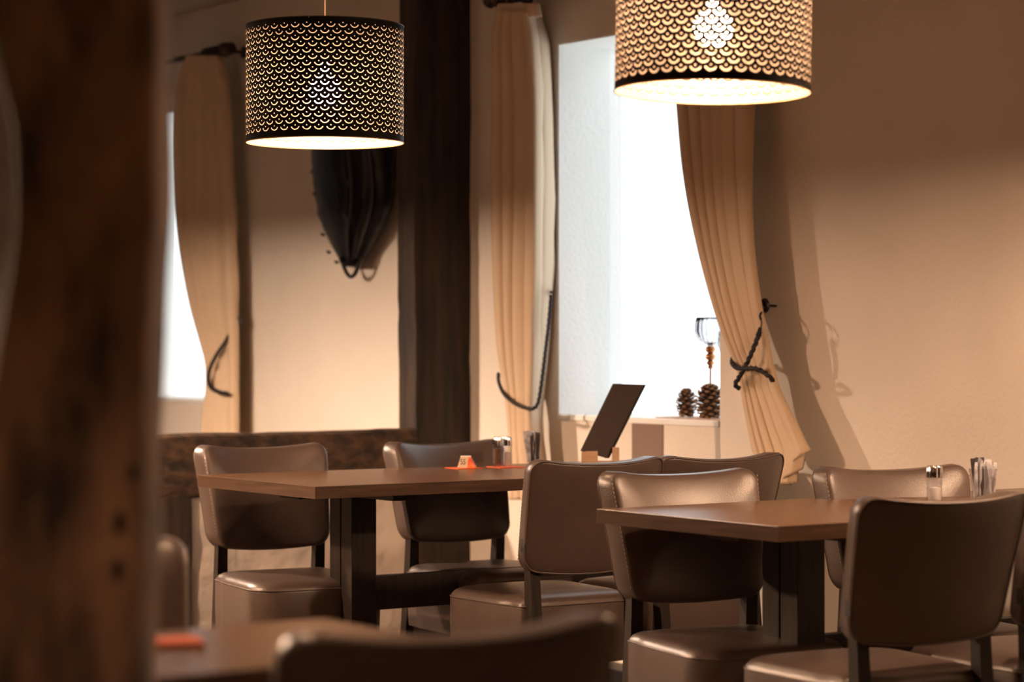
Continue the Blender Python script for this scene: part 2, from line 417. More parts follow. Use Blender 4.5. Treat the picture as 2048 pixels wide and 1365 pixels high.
# ------------------------------------------------------------------ pendant lamps
def pendant(P, rad, hgt, thick, dot, label, tilt=(0, 0), zc=ZC, phase=0.0, low=None, bulb=None, br=0.045):
    """P is the centre of the bottom rim"""
    t = thing('pendant_lamp', label, 'lamp', P, 0)
    t.rotation_euler = (tilt[0], tilt[1], phase)
    sm = shade_mat('perforated_shade', thick, dot)
    bm = bmesh.new(); uvl = bm.loops.layers.uv.new('UVMap'); seg = 126; rows = 8
    pitch = 2*PI*rad/42*1.08
    nr = 8.5; v0 = hgt*0.022
    vr = [[bm.verts.new((rad*math.cos(2*PI*i/seg), rad*math.sin(2*PI*i/seg), hgt*j/rows)) for i in range(seg)] for j in range(rows+1)]
    vscale = hgt*0.1066
    for j in range(rows):
        for i in range(seg):
            f = bm.faces.new((vr[j][i], vr[j][(i+1) % seg], vr[j+1][(i+1) % seg], vr[j+1][i])); f.smooth = True
            for lp, (a, b) in zip(f.loops, ((i, j), (i+1, j), (i+1, j+1), (i, j+1))):
                lp[uvl].uv = (a/seg*42, (hgt*b/rows-v0)/vscale)
    me = bpy.data.meshes.new('lamp_shade'); bm.to_mesh(me); bm.free(); me.materials.append(sm)
    o = bpy.data.objects.new('lamp_shade', me); C.objects.link(o); o.parent = t
    bm = bmesh.new()
    tube(bm, [(rad*math.cos(a*PI/48), rad*math.sin(a*PI/48), 0.0) for a in range(96)], 0.0016, 6, closed=True)
    obj('rim', bm, M['gold_rim'], t, smooth=True)
    bm = bmesh.new(); tube(bm, [(rad*math.cos(a*PI/48), rad*math.sin(a*PI/48), hgt) for a in range(96)], 0.0014, 6, closed=True)
    obj('rim', bm, M['plinth'], t, smooth=True)
    bz = hgt*0.45 if low is None else low
    bm = bmesh.new()
    for a in (0.4, 0.4+2*PI/3, 0.4+4*PI/3):
        tube(bm, [(0.02*math.cos(a), 0.02*math.sin(a), hgt-0.05), (rad*math.cos(a), rad*math.sin(a), hgt-0.002)], 0.0015, 6)
    lathe(bm, [(0.012, hgt-0.052), (0.022, hgt-0.052), (0.022, hgt-0.048), (0.012, hgt-0.048)], 24)
    obj('spider_frame', bm, M['cord'], t)
    bm = bmesh.new(); lathe(bm, [(0.012, hgt), (0.018, hgt-0.008), (0.020, bz+0.082), (0.016, bz+0.075)], 24); obj('socket', bm, M['cord'], t, smooth=True, angle=40)
    bm = bmesh.new()
    lathe(bm, [(0.013, bz+0.076), (0.015, bz+0.055)]+[(br*math.sin(a), bz+br*math.cos(a)) for a in [0.42+x*(PI-0.5)/11 for x in range(12)]]+[(0.003, bz-br)], 20)
    obj('bulb', bm, bulb or M['bulb'], t, smooth=True)
    top = (zc-P.z)
    bm = bmesh.new(); tube(bm, [(0, 0, hgt), (0, 0, top)], 0.0022, 8); obj('cord', bm, M['cord'], t)
    bm = bmesh.new(); lathe(bm, [(0.045, top-0.004), (0.045, top-0.02), (0.03, top-0.035), (0.006, top-0.04)], 24); obj('ceiling_rose', bm, M['cord'], t, smooth=True, angle=40)
    return t
YL1 = 0.44*FPX/315.0; YL2 = 0.44*FPX/391.0
L1P = at(650, 286, YL1); L2P = at(1424.5, 184.5, YL2)
HS = 233.0/FPX*YL1
pendant(L1P, 0.22, HS, 0.040, 0.052, 'black perforated drum pendant lamp hanging over the left table, shade whole in view')
pendant(L2P, 0.22, HS, 0.070, 0.078, 'larger looking black perforated drum pendant lamp over the right table, cut by the top edge', tilt=(-0.025, 0.020), phase=0.05)
pendant(R(-0.6, 2.4, 1.73), 0.22, HS, 0.036, 0.055, 'black perforated drum pendant lamp in the alcove beyond the partition', low=0.012, bulb=M['bulb_alcove'], br=0.015)
pendant(R(1.0, 3.6, 1.72), 0.22, HS, 0.036, 0.055, 'unseen black drum pendant lamp added left of the tables to light the walls', low=0.012, bulb=M['bulb_bright'], br=0.015)  # added unseen lamp, lights the walls from the left
pendant(R(4.4, 0.9, 1.76), 0.22, HS, 0.036, 0.055, 'unseen black drum pendant lamp added to brighten the right wall', low=0.012, bulb=M['bulb_medium'], br=0.015)  # added unseen lamp, brightens the right wall
pendant(Vector((-0.55, 3.75, 1.76)), 0.22, HS, 0.036, 0.055, 'black perforated drum pendant lamp over the nearest table', bulb=M['bulb_strong'])
pendant(Vector((-0.2, 1.4, 1.70)), 0.22, HS, 0.036, 0.055, 'unseen black drum pendant lamp added above the view to light the foreground post', bulb=M['bulb'])  # added unseen fill lamp for the front of the near post and chair backs

# ------------------------------------------------------------------ chairs
def rrect(hw, hh, r, n=7):
    r = min(r, hw*0.98, hh*0.98); pts = []
    for cx, cz, a0 in ((hw-r, hh-r, 0), (-hw+r, hh-r, PI/2), (-hw+r, -hh+r, PI), (hw-r, -hh+r, 1.5*PI)):
        for k in range(n+1):
            a = a0+PI/2*k/n; pts.append((cx+r*math.cos(a), cz+r*math.sin(a)))
    # extra points on the straight sides
    out = []; m = len(pts)
    for i in range(m):
        a = pts[i]; b = pts[(i+1) % m]; out.append(a)
        L = math.hypot(b[0]-a[0], b[1]-a[1]); q = int(L/0.03)
        for s in range(1, q): out.append((a[0]+(b[0]-a[0])*s/q, a[1]+(b[1]-a[1])*s/q))
    return out
BW, BZ0, BZ1 = 0.228, 0.515, 0.832
def back_warp(x, y, z):
    """x sideways, y front (+) to rear (-), z height above the floor"""
    b = (z-BZ0)/(BZ1-BZ0); a = x/BW
    x *= 0.89+0.11*max(0, min(1, b))
    z += 0.022*(abs(a)**2.2-0.45)*max(0, b)**2.0          # raised corners on top
    z -= 0.016*(1-a*a)*(1-max(0, min(1, b)))**2           # lower edge bows down
    rc = BW/0.34; ph = x/rc                               # bent around the sitter
    x, y = (rc-y)*math.sin(ph), rc-(rc-y)*math.cos(ph)
    y -= 0.075*(b)+0.015*b*b                              # leans back
    return Vector((x, y-0.185, z))
def make_chair(name, label, group):
    t = thing(name, label, 'chair', group=group)
    hw = BW; hh = (BZ1-BZ0)/2; zc = (BZ0+BZ1)/2; cr = 0.045
    base = rrect(hw, hh, cr)
    def ring(ins, y, bulge=0.0):
        sx = (hw-ins)/hw; sz = (hh-ins)/hh
        return [back_warp(px*sx, y, zc+pz*sz) for px, pz in base]
    prof = [(0.10, -0.037), (0.05, -0.037), (0.012, -0.036), (0.003, -0.033), (0.0, -0.026), (0.0, 0.0), (0.0, 0.020), (0.002, 0.027), (0.006, 0.031), (0.016, 0.035), (0.035, 0.040), (0.06, 0.045), (0.10, 0.049), (0.14, 0.050)]
    bm = bmesh.new(); vr = loft(bm, [ring(i, y) for i, y in prof], cap0=False, cap1=False)
    for rg, yy in ((vr[0], -0.037), (vr[-1], 0.051)):
        c = bm.verts.new(back_warp(0, yy, zc))
        for i in range(len(rg)): bm.faces.new((rg[i], rg[(i+1) % len(rg)], c))
    br = obj('backrest', bm, M['leather'], t, smooth=True)
    bm = bmesh.new(); tube(bm, ring(0.004, -0.0345), 0.0022, 6, closed=True)
    obj('piping', bm, M['piping'], br, smooth=True)
    # light stitching down both front side seams
    for sgn in (-1, 1):
        bm = bmesh.new()
        for k in range(26):
            z = BZ0+0.03+k*0.0104
            p = back_warp(sgn*(hw-0.0005), 0.0215, z); q = back_warp(sgn*(hw-0.0005), 0.0215, z+0.0055)
            tube(bm, [p, q], 0.0009, 4)
        obj('stitching', bm, M['stitch'], br)
    bm = bmesh.new(); p = back_warp(-hw-0.001, -0.022, BZ0+0.075)
    box(bm, (p.x-0.002, p.y-0.016, p.z-0.018), (p.x+0.002, p.y+0.004, p.z+0.018)); obj('fabric_tag', bm, M['label_tag'], br)
    # seat: thick upholstered box with a rounded front
    def seat_outline(ins):
        pts = []; 
        for px, py in rrect(0.213-ins, 0.210-ins, 0.075-min(ins, 0.05)*0.6, 8):
            if py < -0.12: px = math.copysign(min(0.205, abs(px)*1.12), px)
            py2 = py+0.03*(1-(px/0.22)**2)*(1 if py > 0 else 0)*min(1, max(0, py/0.1))
            px2 = px*(1+0.05*(py/0.22))
            pts.append((px2, py2+0.035))
        return pts
    base_o = seat_outline(0)
    prof = [(0.02, 0.235), (0.004, 0.238), (0.002, 0.26), (0.0, 0.33), (0.0, 0.405), (0.003, 0.418), (0.011, 0.429), (0.024, 0.436), (0.05, 0.441), (0.09, 0.445), (0.14, 0.447)]
    bm = bmesh.new(); rings = []
    for ins, z in prof:
        rings.append([Vector((px*(0.22-ins)/0.22, 0.035+(py-0.035)*(0.21-ins)/0.21, z)) for px, py in base_o])
    vr = loft(bm, rings, cap1=False); c = bm.verts.new((0, 0.035, 0.448)); rg = vr[-1]
    for i in range(len(rg)): bm.faces.new((rg[i], rg[(i+1) % len(rg)], c))
    st = obj('seat', bm, M['leather'], t, smooth=True, angle=60)
    bm = bmesh.new(); tube(bm, [Vector((px*0.999, 0.035+(py-0.035)*0.999, 0.412)) for px, py in base_o], 0.0022, 6, closed=True)
    obj('piping', bm, M['piping'], st, smooth=True)
    # legs
    for sgn in (-1, 1):
        bm = bmesh.new()
        rings = []
        for z, yy, hx, hy in ((0, -0.245, 0.013, 0.014), (0.25, -0.200, 0.016, 0.017), (0.43, -0.178, 0.017, 0.018), (0.53, -0.172, 0.016, 0.016), (0.56, -0.174, 0.010, 0.010)):
            xx = sgn*0.168
            rings.append([Vector((xx-hx, yy-hy, z)), Vector((xx+hx, yy-hy, z)), Vector((xx+hx, yy+hy, z)), Vector((xx-hx, yy+hy, z))])
        loft(bm, rings); obj('leg', bm, M['darkwood'], t)
        bm = bmesh.new()
        rings = [[Vector((sgn*0.170+a*h, 0.165+b*h, z)) for a, b in ((-1, -1), (1, -1), (1, 1), (-1, 1))] for z, h in ((0, 0.014), (0.245, 0.021))]
        loft(bm, rings); obj('leg', bm, M['darkwood'], t)
    return t
# place a chair so that the middle of its back's top edge lies at (px, Y); facing is the azimuth its sitter looks to, as a rotation from +Y
GRP = 'brown leather dining chairs'
proto = None
def chair(px, Y, face, label):
    global proto
    rz = math.radians(face)
    Mx = Matrix.Rotation(rz, 3, 'Z')
    loc = Vector(((px-1024)/FPX*Y, Y, 0)) - Mx @ Vector((0, -0.26, 0))
    if proto is None:
        proto = make_chair('dining_chair', label, GRP); proto.location = loc; proto.rotation_euler = (0, 0, rz); return proto
    return dup(proto, loc, rz, label)
chair(520, 7.85, 180+28, 'brown leather dining chair facing the camera at the left end of the left table')
chair(884, 8.12, 180+33, 'brown leather dining chair behind the left table, in front of the timber post')
chair(1196, 6.90, 32, 'brown leather dining chair seen from behind, menu holder showing above its back')
chair(1446, 7.14, 32, 'brown leather dining chair seen from behind, touched by the hem of the right curtain')
chair(1352, 6.28, 180+25, 'brown leather dining chair facing the camera at the near left end of the right table')
chair(1778, 6.50, 180+19, 'brown leather dining chair against the right wall behind the salt shaker')
chair(1890, 5.28, 28, 'large dark brown leather dining chair seen from behind at the right, blocking the right table')
chair(2222, 5.52, 28, 'brown leather dining chair cut off by the right edge, only part of its seat visible')
chair(914, 2.86, 31, 'very blurred brown leather dining chair at the bottom centre, its back closest to the camera')
chair(110, 4.05, 180+26, 'blurred dark leather dining chair peeking out behind the foreground post')

# ------------------------------------------------------------------ tables
ZT = 0.7525; TH = 0.036
def make_table(N, L, W, label, inset=0.30, group='walnut trestle tables'):
    """N is the near corner; the long side runs along D1, the short one along D2"""
    t = thing('dining_table', label, 'table', N, A, group)
    bm = bmesh.new(); box(bm, (0.002, 0.002, ZT-TH), (L-0.002, W-0.002, ZT), bevel=0.001); tt = obj('tabletop', bm, M['table'], t)
    for lo, hi, mm in (((0, 0, 0), (0.0019, W, 1), 'table_edge'), ((L-0.0019, 0, 0), (L, W, 1), 'table_edge'), ((0.0021, 0, 0), (L-0.0021, 0.0019, 1), 'table_front'), ((0.0021, W-0.0019, 0), (L-0.0021, W, 1), 'table_front')):
        bm = bmesh.new(); box(bm, (lo[0], lo[1], ZT-TH), (hi[0], hi[1], ZT-0.0006), bevel=0.0006); obj('shade_toned_strip', bm, M[mm], tt)  # thin strips turn the grain; their dark colour is painted shade
    bm = bmesh.new(); box(bm, (0.12, W*0.5-0.06, ZT-TH-0.022), (L-0.12, W*0.5+0.06, ZT-TH)); obj('top_rail', bm, M['darkwood'], t)
    for x in (inset, L-inset):
        bm = bmesh.new()
        box(bm, (x, W/2-0.066, 0.05), (x+0.088, W/2-0.003, ZT-TH-0.0221), bevel=0.002)
        box(bm, (x, W/2+0.003, 0.05), (x+0.088, W/2+0.066, ZT-TH-0.0221), bevel=0.002)
        box(bm, (x+0.01, W/2-0.004, 0.05), (x+0.078, W/2+0.004, ZT-TH-0.0221))
        obj('leg', bm, M['darkwood'], t)
        bm = bmesh.new(); box(bm, (x-0.005, 0.06, 0), (x+0.093, W-0.06, 0.05), bevel=0.004); obj('foot', bm, M['darkwood'], t)
        bm = bmesh.new(); box(bm, (x+0.004, 0.07, ZT-TH-0.021), (x+0.084, W-0.07, ZT-TH-0.0003)); obj('cross_bearer', bm, M['darkwood'], t)
    bm = bmesh.new(); box(bm, (inset+0.088, W/2-0.018, 0.34), (L-inset, W/2+0.018, 0.445), bevel=0.002); obj('stretcher', bm, M['darkwood'], t)
    return t
T1N = planez(630.5, 974, ZT); T1N.z = 0
T2N = planez(1558, 1053.4, ZT); T2N.z = 0
make_table(T1N, 1.80, 0.735, 'long walnut dining table at the left carrying the number sign, shakers and menu')
make_table(T2N, 1.66, 0.690, 'walnut dining table at the right carrying one salt shaker')
T3c = planez(650, 1237, ZT); T3c.z = 0
T3N = T3c - D1*1.30 - D2*0.44
make_table(T3N, 1.30, 0.44, 'blurred walnut dining table at the bottom left with the red napkin')

# ------------------------------------------------------------------ curtains
def curtain(label, tab, off, nf, amp, seed, nm='curtain', rowstep=6, thick=0.0035, hem=None, turn=0.0, parent=None):
    """tab: rows (py, left px, right px, fold amplitude factor) in the plane n = off"""
    yl = smooth_tab([(a, b) for a, b, c, d in tab]); yr = smooth_tab([(a, c) for a, b, c, d in tab]); ya = smooth_tab([(a, d) for a, b, c, d in tab])
    y0 = tab[0][0]; y1 = tab[-1][0]; rows = int((y1-y0)/rowstep); cols = nf*14
    rnd = random.Random(seed); ph = [rnd.uniform(-0.35, 0.35) for _ in range(nf+2)]; am = [rnd.uniform(0.65, 1.2) for _ in range(nf+2)]
    bm = bmesh.new(); grid = []
    for r in range(rows+1):
        row = []
        for c in range(cols+1):
            s = c/cols; ye = interp(hem, s) if hem else y1
            py = y0+(ye-y0)*r/rows; xl = interp(yl, py); xr = interp(yr, py); tn = max(0.0, (s-0.70)/0.30)**1.5; af = interp(ya, py)
            f = s*nf; i = int(f); fr = f-i
            h0 = am[i]; h1 = am[i+1]; hgt = h0+(h1-h0)*fr
            phs = ph[i]*(1-fr)+ph[i+1]*fr+0.25*math.sin(py*0.006+f*1.3)
            g = f+phs*0.35
            wv = 2*abs(math.sin(PI*g))**0.75-1.0+0.12*math.sin(4.3*PI*g)
            side = math.sin(2*PI*g)*-0.014*af
            p = wallpt(xl+(xr-xl)*s, py, off*(1-turn*tn)+0.03*turn*(1-tn))+EN*(amp*af*hgt*wv)+EU*side
            p.z += 0.0
            row.append(bm.verts.new(p))
        grid.append(row)
    for r in range(rows):
        for c in range(cols): bm.faces.new((grid[r][c], grid[r][c+1], grid[r+1][c+1], grid[r+1][c]))
    o = obj(nm, bm, M['curtain'], parent, smooth=True)
    sd = o.modifiers.new('thickness', 'SOLIDIFY'); sd.thickness = thick; sd.offset = 0
    return o
OFF = 0.12
# right curtain of the near window
cR = [(-120, 1350, 1495, 0.7), (-95, 1340, 1500, 0.9), (0, 1342, 1500, 1.0), (198, 1358, 1502, 1.0), (350, 1372, 1502, 1.0), (480, 1396, 1508, 1.0), (600, 1426, 1522, 0.9), (680, 1452, 1536, 0.75), (735, 1474, 1546, 0.6),
      (780, 1484, 1558, 0.65), (830, 1494, 1580, 0.8), (880, 1505, 1602, 0.9), (905, 1512, 1612, 0.95), (940, 1532, 1604, 1.0), (962, 1546, 1598, 1.0)]
tag(curtain('r', cR, OFF, 6, 0.030, 3, hem=[(0, 905), (0.15, 915), (0.35, 950), (0.5, 972), (0.7, 965), (0.85, 940), (1.0, 900)]), 'tan pleated curtain right of the bright window, tied back and flaring above the chairs', 'curtain')
cL = [(22, 1000, 1078, 0.8), (45, 993, 1082, 0.8), (90, 990, 1092, 1.0), (200, 989, 1100, 1.0), (330, 986, 1103, 1.0), (500, 987, 1101, 1.0), (620, 991, 1096, 0.95), (700, 997, 1092, 0.9), (780, 1010, 1085, 0.8), (820, 1016, 1081, 0.8), (880, 1022, 1082, 0.9), (950, 1024, 1090, 0.9), (1000, 1022, 1092, 0.9)]
tL = tag(curtain('l', cL, OFF, 5, 0.026, 11, turn=0.75), 'tan pleated curtain left of the bright window, beside the timber post', 'curtain')
c1 = [(128, 376, 440, 0.7), (150, 364, 450, 0.8), (220, 353, 458, 1.0), (350, 352, 463, 1.0), (480, 360, 467, 1.0), (600, 380, 469, 0.9), (680, 402, 470, 0.8), (730, 414, 471, 0.7), (780, 415, 471, 0.7), (830, 410, 471, 0.8), (880, 408, 472, 0.8), (960, 404, 474, 0.8)]
tC = tag(curtain('c', c1, OFF, 5, 0.034, 5), 'blurred tan curtain left of the black leather harness', 'curtain')

curtain('h', [(8, 1002, 1076, 1.0), (18, 998, 1078, 1.0), (34, 994, 1082, 0.6)], OFF+0.012, 9, 0.018, 21, nm='gathered_heading', rowstep=3, parent=tL)
curtain('h', [(112, 380, 436, 1.0), (124, 374, 442, 1.0), (142, 366, 448, 0.6)], OFF+0.012, 8, 0.020, 22, nm='gathered_heading', rowstep=3, parent=tC)
def wp(px, py, off): return wallpt(px, py, off)
def rod(label, pa, pb, flip):
    """pa the finial end, pb the far end (points on the plane n = OFF)"""
    t = thing('curtain_rod', label, 'curtain rod')
    d = (pb-pa).normalized(); d.z = 0; d.normalize()
    pb2 = Vector((pb.x, pb.y, pa.z))
    bm = bmesh.new(); tube(bm, [pa, pb2], 0.014, 14); obj('pole', bm, M['rodwood'], t, smooth=True, angle=40)
    q = d.to_track_quat('Z', 'Y').to_matrix().to_4x4(); Mx = Matrix.Translation(pa) @ q
    bm = bmesh.new(); lathe(bm, [(0.004, -0.085), (0.024, -0.083), (0.030, -0.070), (0.022, -0.058), (0.012, -0.052), (0.013, -0.042), (0.026, -0.034), (0.034, -0.018), (0.034, -0.006), (0.024, 0.008), (0.014, 0.012)], 20)
    for v in bm.verts: v.co = Mx @ v.co
    obj('finial', bm, M['rodwood'], t, smooth=True, angle=50)
    for k in range(5):
        bm = bmesh.new(); c = pa+d*(0.045+k*0.032)
        qq = d.to_track_quat('Z', 'Y').to_matrix()
        tube(bm, [c+qq @ Vector((0.023*math.cos(a*PI/12), 0.023*math.sin(a*PI/12), 0)) for a in range(24)], 0.005, 8, closed=True)
        obj('ring', bm, M['rodwood'], t, smooth=True)
    c = pa+d*0.02; bm = bmesh.new(); tube(bm, [c, c-EN*(OFF-0.012)], 0.009, 10)
    lathe(bm, [(0.028, 0), (0.028, 0.010), (0.012, 0.014)], 20)
    for v in bm.verts[-60:]:
        v.co = (Matrix.Translation(c-EN*OFF) @ EN.to_track_quat('Z', 'Y').to_matrix().to_4x4()) @ v.co
    obj('bracket', bm, M['rodwood'], t, smooth=True, angle=40)
    return t
pa = wp(447, 100, OFF); rod('dark curtain rod with turned finial above the far left curtain', pa, pa-EU*1.5, 0)
pa2 = wp(1000, -3, OFF); rod('dark curtain rod with round finial at the top edge beside the timber post', pa2, pa2+EU*1.75, 0)

# tiebacks
t = thing('curtain_tieback', 'black twisted cord tying back the right curtain, hooked on a wall knob', 'tieback')
fr = OFF+0.055
bm = bmesh.new(); tube(bm, spline([wp(1520, 664, fr-0.02), wp(1508, 695, fr), wp(1497, 720, fr+0.01), wp(1487, 740, fr+0.01), wp(1478, 755, fr), wp(1471, 768, fr), wp(1474, 775, fr-0.01), wp(1480, 777, fr-0.02)], 22), 0.0072, 12, lobes=3, twist=95)
tube(bm, spline([wp(1466, 716, OFF-0.03), wp(1465, 727, OFF+0.02), wp(1474, 736, fr), wp(1490, 737, fr+0.01), wp(1508, 737, fr+0.01), wp(1526, 744, fr), wp(1540, 755, fr-0.01), wp(1546, 764, OFF), wp(1544, 768, OFF-0.05)], 22), 0.0072, 12, lobes=3, twist=95)
obj('rope', bm, M['rope'], t, smooth=True)
bm = bmesh.new(); tube(bm, spline([wp(1520, 632, 0.157), wp(1523, 644, 0.160), wp(1522, 655, fr-0.01), wp(1519, 665, fr-0.01)], 8), 0.0022, 8); tube(bm, [wp(1520.5, 656, fr-0.022), wp(1517, 672, fr-0.01)], [0.006, 0.010], 12); obj('loop', bm, M['rope'], t, smooth=True)
bm = bmesh.new(); tube(bm, spline([wp(1532, 612, 0.045)-EN*0.045, wp(1532, 612, 0.045), wp(1525, 622, 0.120), wp(1520, 632, 0.150), wp(1522, 640, 0.152)], 8), 0.004, 10)
Mx = Matrix.Translation(wp(1532, 612, 0.045)) @ EN.to_track_quat('Z', 'Y').to_matrix().to_4x4()
s0 = len(bm.verts); vr = lathe(bm, [(0.004, 0.0), (0.020, 0.0), (0.026, 0.006), (0.022, 0.014), (0.008, 0.018)], 24)
for r_ in vr:
    for v in r_: v.co = Mx @ v.co
obj('hook', bm, M['iron'], t, smooth=True, angle=40)
t = thing('curtain_tieback', 'black cord looped low around the curtain beside the timber post', 'tieback')
bm = bmesh.new(); tube(bm, spline([wp(997, 748, 0.10), wp(998, 765, OFF+0.03), wp(1008, 788, fr), wp(1028, 806, fr+0.01), wp(1050, 816, fr+0.01), wp(1068, 817, fr), wp(1076, 806, fr-0.02), wp(1082, 775, OFF+0.03), wp(1089, 720, OFF+0.02), wp(1097, 650, OFF-0.02), wp(1102, 590, 0.10)], 16), 0.0062, 12, lobes=3, twist=95)
obj('rope', bm, M['rope'], t, smooth=True)
bm = bmesh.new(); tube(bm, [wp(1103, 585, 0.0), wp(1103, 585, 0.10)], 0.005, 10); obj('hook', bm, M['iron'], t)
t = thing('curtain_tieback', 'blurred black cord around the far left curtain, hooked to the wall', 'tieback')
bm = bmesh.new(); tube(bm, spline([wp(470, 650, 0.10), wp(452, 682, OFF+0.03), wp(432, 712, fr), wp(419, 740, fr+0.01), wp(417, 762, fr), wp(424, 777, fr), wp(440, 785, fr), wp(456, 787, fr-0.01)], 16), 0.0085, 12, lobes=3, twist=95)
obj('rope', bm, M['rope'], t, smooth=True)
bm = bmesh.new(); tube(bm, [wp(478, 642, 0.0), wp(474, 644, 0.10)], 0.006, 10)
tube(bm, [wp(478, 642, 0.085), wp(477, 642, 0.10)], 0.021, 16); obj('hook', bm, M['iron'], t)

# ------------------------------------------------------------------ black leather harness on the far wall
t = thing('harness_collar', 'black ridged leather horse collar hanging pointed end down behind the left lamp', 'wall decoration')
HT = smooth_tab([(150, 650, 0), (151, 650, 0)][:0] or [(150, 690), (175, 655), (220, 632), (300, 622), (400, 631), (450, 643), (490, 662), (520, 679), (534, 688)])
HR = smooth_tab([(150, 712), (175, 755), (220, 778), (300, 786), (380, 789), (430, 779), (470, 758), (500, 741), (520, 728), (534, 719)])
bm = bmesh.new(); rings = []
off0 = 0.015
for s in range(61):
    py = 150+(534-150)*s/60; xl = interp(HT, py); xr = interp(HR, py); ring = []
    wd = (xr-xl)/165.0
    for kx in range(29):
        f = kx/28; dep = 0.11*wd*math.sin(PI*max(0.0, min(1, f)))**0.55+0.02
        rid = 0.012*(math.exp(-((f-0.42)/0.03)**2)+math.exp(-((f-0.60)/0.035)**2)*1.2+math.exp(-((f-0.66)/0.02)**2))
        nz = noise.noise(Vector((f*6, py*0.02, 3)))*0.006
        ring.append(wp(xl+(xr-xl)*f+(noise.noise(Vector((py*0.05, f*2, 1)))*3), py, off0+0.03+dep+rid+nz))
    ring += [wp(xr-(xr-xl)*0.1, py, off0), wp(xl+(xr-xl)*0.1, py, off0)]
    rings.append(ring)
loft(bm, rings); hb = obj('pad', bm, M['harness'], t, smooth=True, angle=60)
for f0, dp in ((0.40, 0.148), (0.57, 0.15), (0.66, 0.146)):
    bm = bmesh.new(); pts = []
    for s in range(30):
        py = 200+s*11; xl = interp(HT, py); xr = interp(HR, py); wd = (xr-xl)/165.0
        ff = f0+0.10*math.sin((py-200)/330*PI)-0.03
        dep = 0.11*wd*math.sin(PI*ff)**0.55+0.02
        pts.append(wp(xl+(xr-xl)*ff, py, off0+0.034+dep))
    tube(bm, pts, 0.0075, 8); obj('ridge', bm, M['harness_trim'], t, smooth=True)
bm = bmesh.new(); tube(bm, spline([wp(680, 515, 0.09), wp(688, 534, 0.09), wp(694, 547, 0.09), wp(702, 554, 0.09), wp(710, 548, 0.09), wp(716, 534, 0.09), wp(724, 515, 0.09)], 8), 0.009, 10)
tube(bm, spline([wp(686, 530, 0.09), wp(702, 529, 0.092), wp(718, 530, 0.09)], 6), 0.010, 10); obj('iron_loop', bm, M['iron'], t, smooth=True)
for px, py in ((632, 389), (648, 470), (660, 505), (628, 345), (676, 525)):
    bm = bmesh.new(); tube(bm, [wp(px, py, 0.05), wp(px-3, py, 0.06), wp(px-5, py-2, 0.06)], 0.006, 8)
    obj('tack', bm, M['iron'], t)

# ------------------------------------------------------------------ window sill group
tag(obj('wall_panel', (lambda b: (box(b, (un(wp(1265, 880, 0))[0], -0.01, 0.30), (un(wp(1327, 880, 0))[0], 0.004, SILL-0.006), RM, bevel=0.002), b)[1])(bmesh.new()), M['stud']),
    'flat greyish brown upright panel on the white wall right under the window sill', 'panel')
def onsill(px, n, z=SILL+0.002): p = wallpt(px, 800, n); p.z = z; return p
bm = bmesh.new()
u0 = un(wallpt(1345, 833, -0.05))[0]
box(bm, (u0-0.05, -0.20, SILL+0.002), (W2[1]-0.02, -0.012, SILL+0.006), RM, bevel=0.001)
tag(obj('place_mat', bm, M['mat_cloth']), 'thin brown and white woven mat lying on the window sill under the pine cones', 'mat')
def pinecone(px, n, rad, hgt, label, seed, lean=0.0):
    base = onsill(px, n, SILL+0.0062)
    t = thing('pine_cone', label, 'pine cone', base, seed)
    rnd = random.Random(seed)
    bm = bmesh.new(); bt = bmesh.new()
    lathe(bm, [(rad*0.25, 0.004), (rad*0.45, hgt*0.2), (rad*0.45, hgt*0.45), (rad*0.28, hgt*0.8), (0.004, hgt*0.97)], 16)
    cnt = 84
    for k in range(cnt):
            f = (k+0.5)/cnt; z = 0.005+hgt*0.95*f
            rr = rad*(math.sin(PI*(0.17+0.76*f)))**0.75
            up = -0.35+1.5*f; a = k*2.39996+rnd.uniform(-.08, .08)
            wd = 0.0135*(rad/0.055)*rnd.uniform(.9, 1.1)*(1.0-0.35*f)
            Ra = Matrix.Rotation(a, 4, 'Z') @ Matrix.Translation((0, 0, z)) @ Matrix.Rotation(-up*0.6, 4, 'Y')
            th = 0.0085*rad/0.055*(1.0-0.3*f)
            inner = rr*0.35; tip = rr; mid = rr*0.82
            P = [(inner, -wd*.35, 0), (mid, -wd, 0.002), (tip, 0, 0.004), (mid, wd, 0.002), (inner, wd*.35, 0)]
            top = [bm.verts.new(Ra @ Vector((x, y, q+th*.3))) for x, y, q in P]; bot = [bm.verts.new(Ra @ Vector((x, y, q-th*.4))) for x, y, q in P]
            bm.faces.new(top); bm.faces.new(bot[::-1])
            for i in range(5): bm.faces.new((top[i], bot[i], bot[(i+1) % 5], top[(i+1) % 5]))
            # pale swollen tip
            c = Ra @ Vector((tip*0.93, 0, 0.002)); 
            vs = []
            for (x, y, q) in ((tip*0.90, -wd*.85, 0), (tip*0.92, 0, th*0.75), (tip*0.90, wd*.85, 0), (tip*0.92, 0, -th*0.75), (tip*1.06, 0, 0.001)):
                vs.append(bt.verts.new(Ra @ Vector((x, y, q+0.003))))
            for i, j in ((0, 1), (1, 2), (2, 3), (3, 0)): bt.faces.new((vs[i], vs[j], vs[4]))
            bt.faces.new((vs[3], vs[2], vs[1], vs[0]))
    obj('scales', bm, M['pinecone'], t); obj('scale_tips', bt, M['conetip'], t)
    return t
pinecone(1373, -0.10, 0.042, 0.092, 'smaller pine cone on the window sill, left of the pair', 1)
pinecone(1420, -0.075, 0.056, 0.108, 'larger pine cone on the window sill in front of the glass stem', 2)
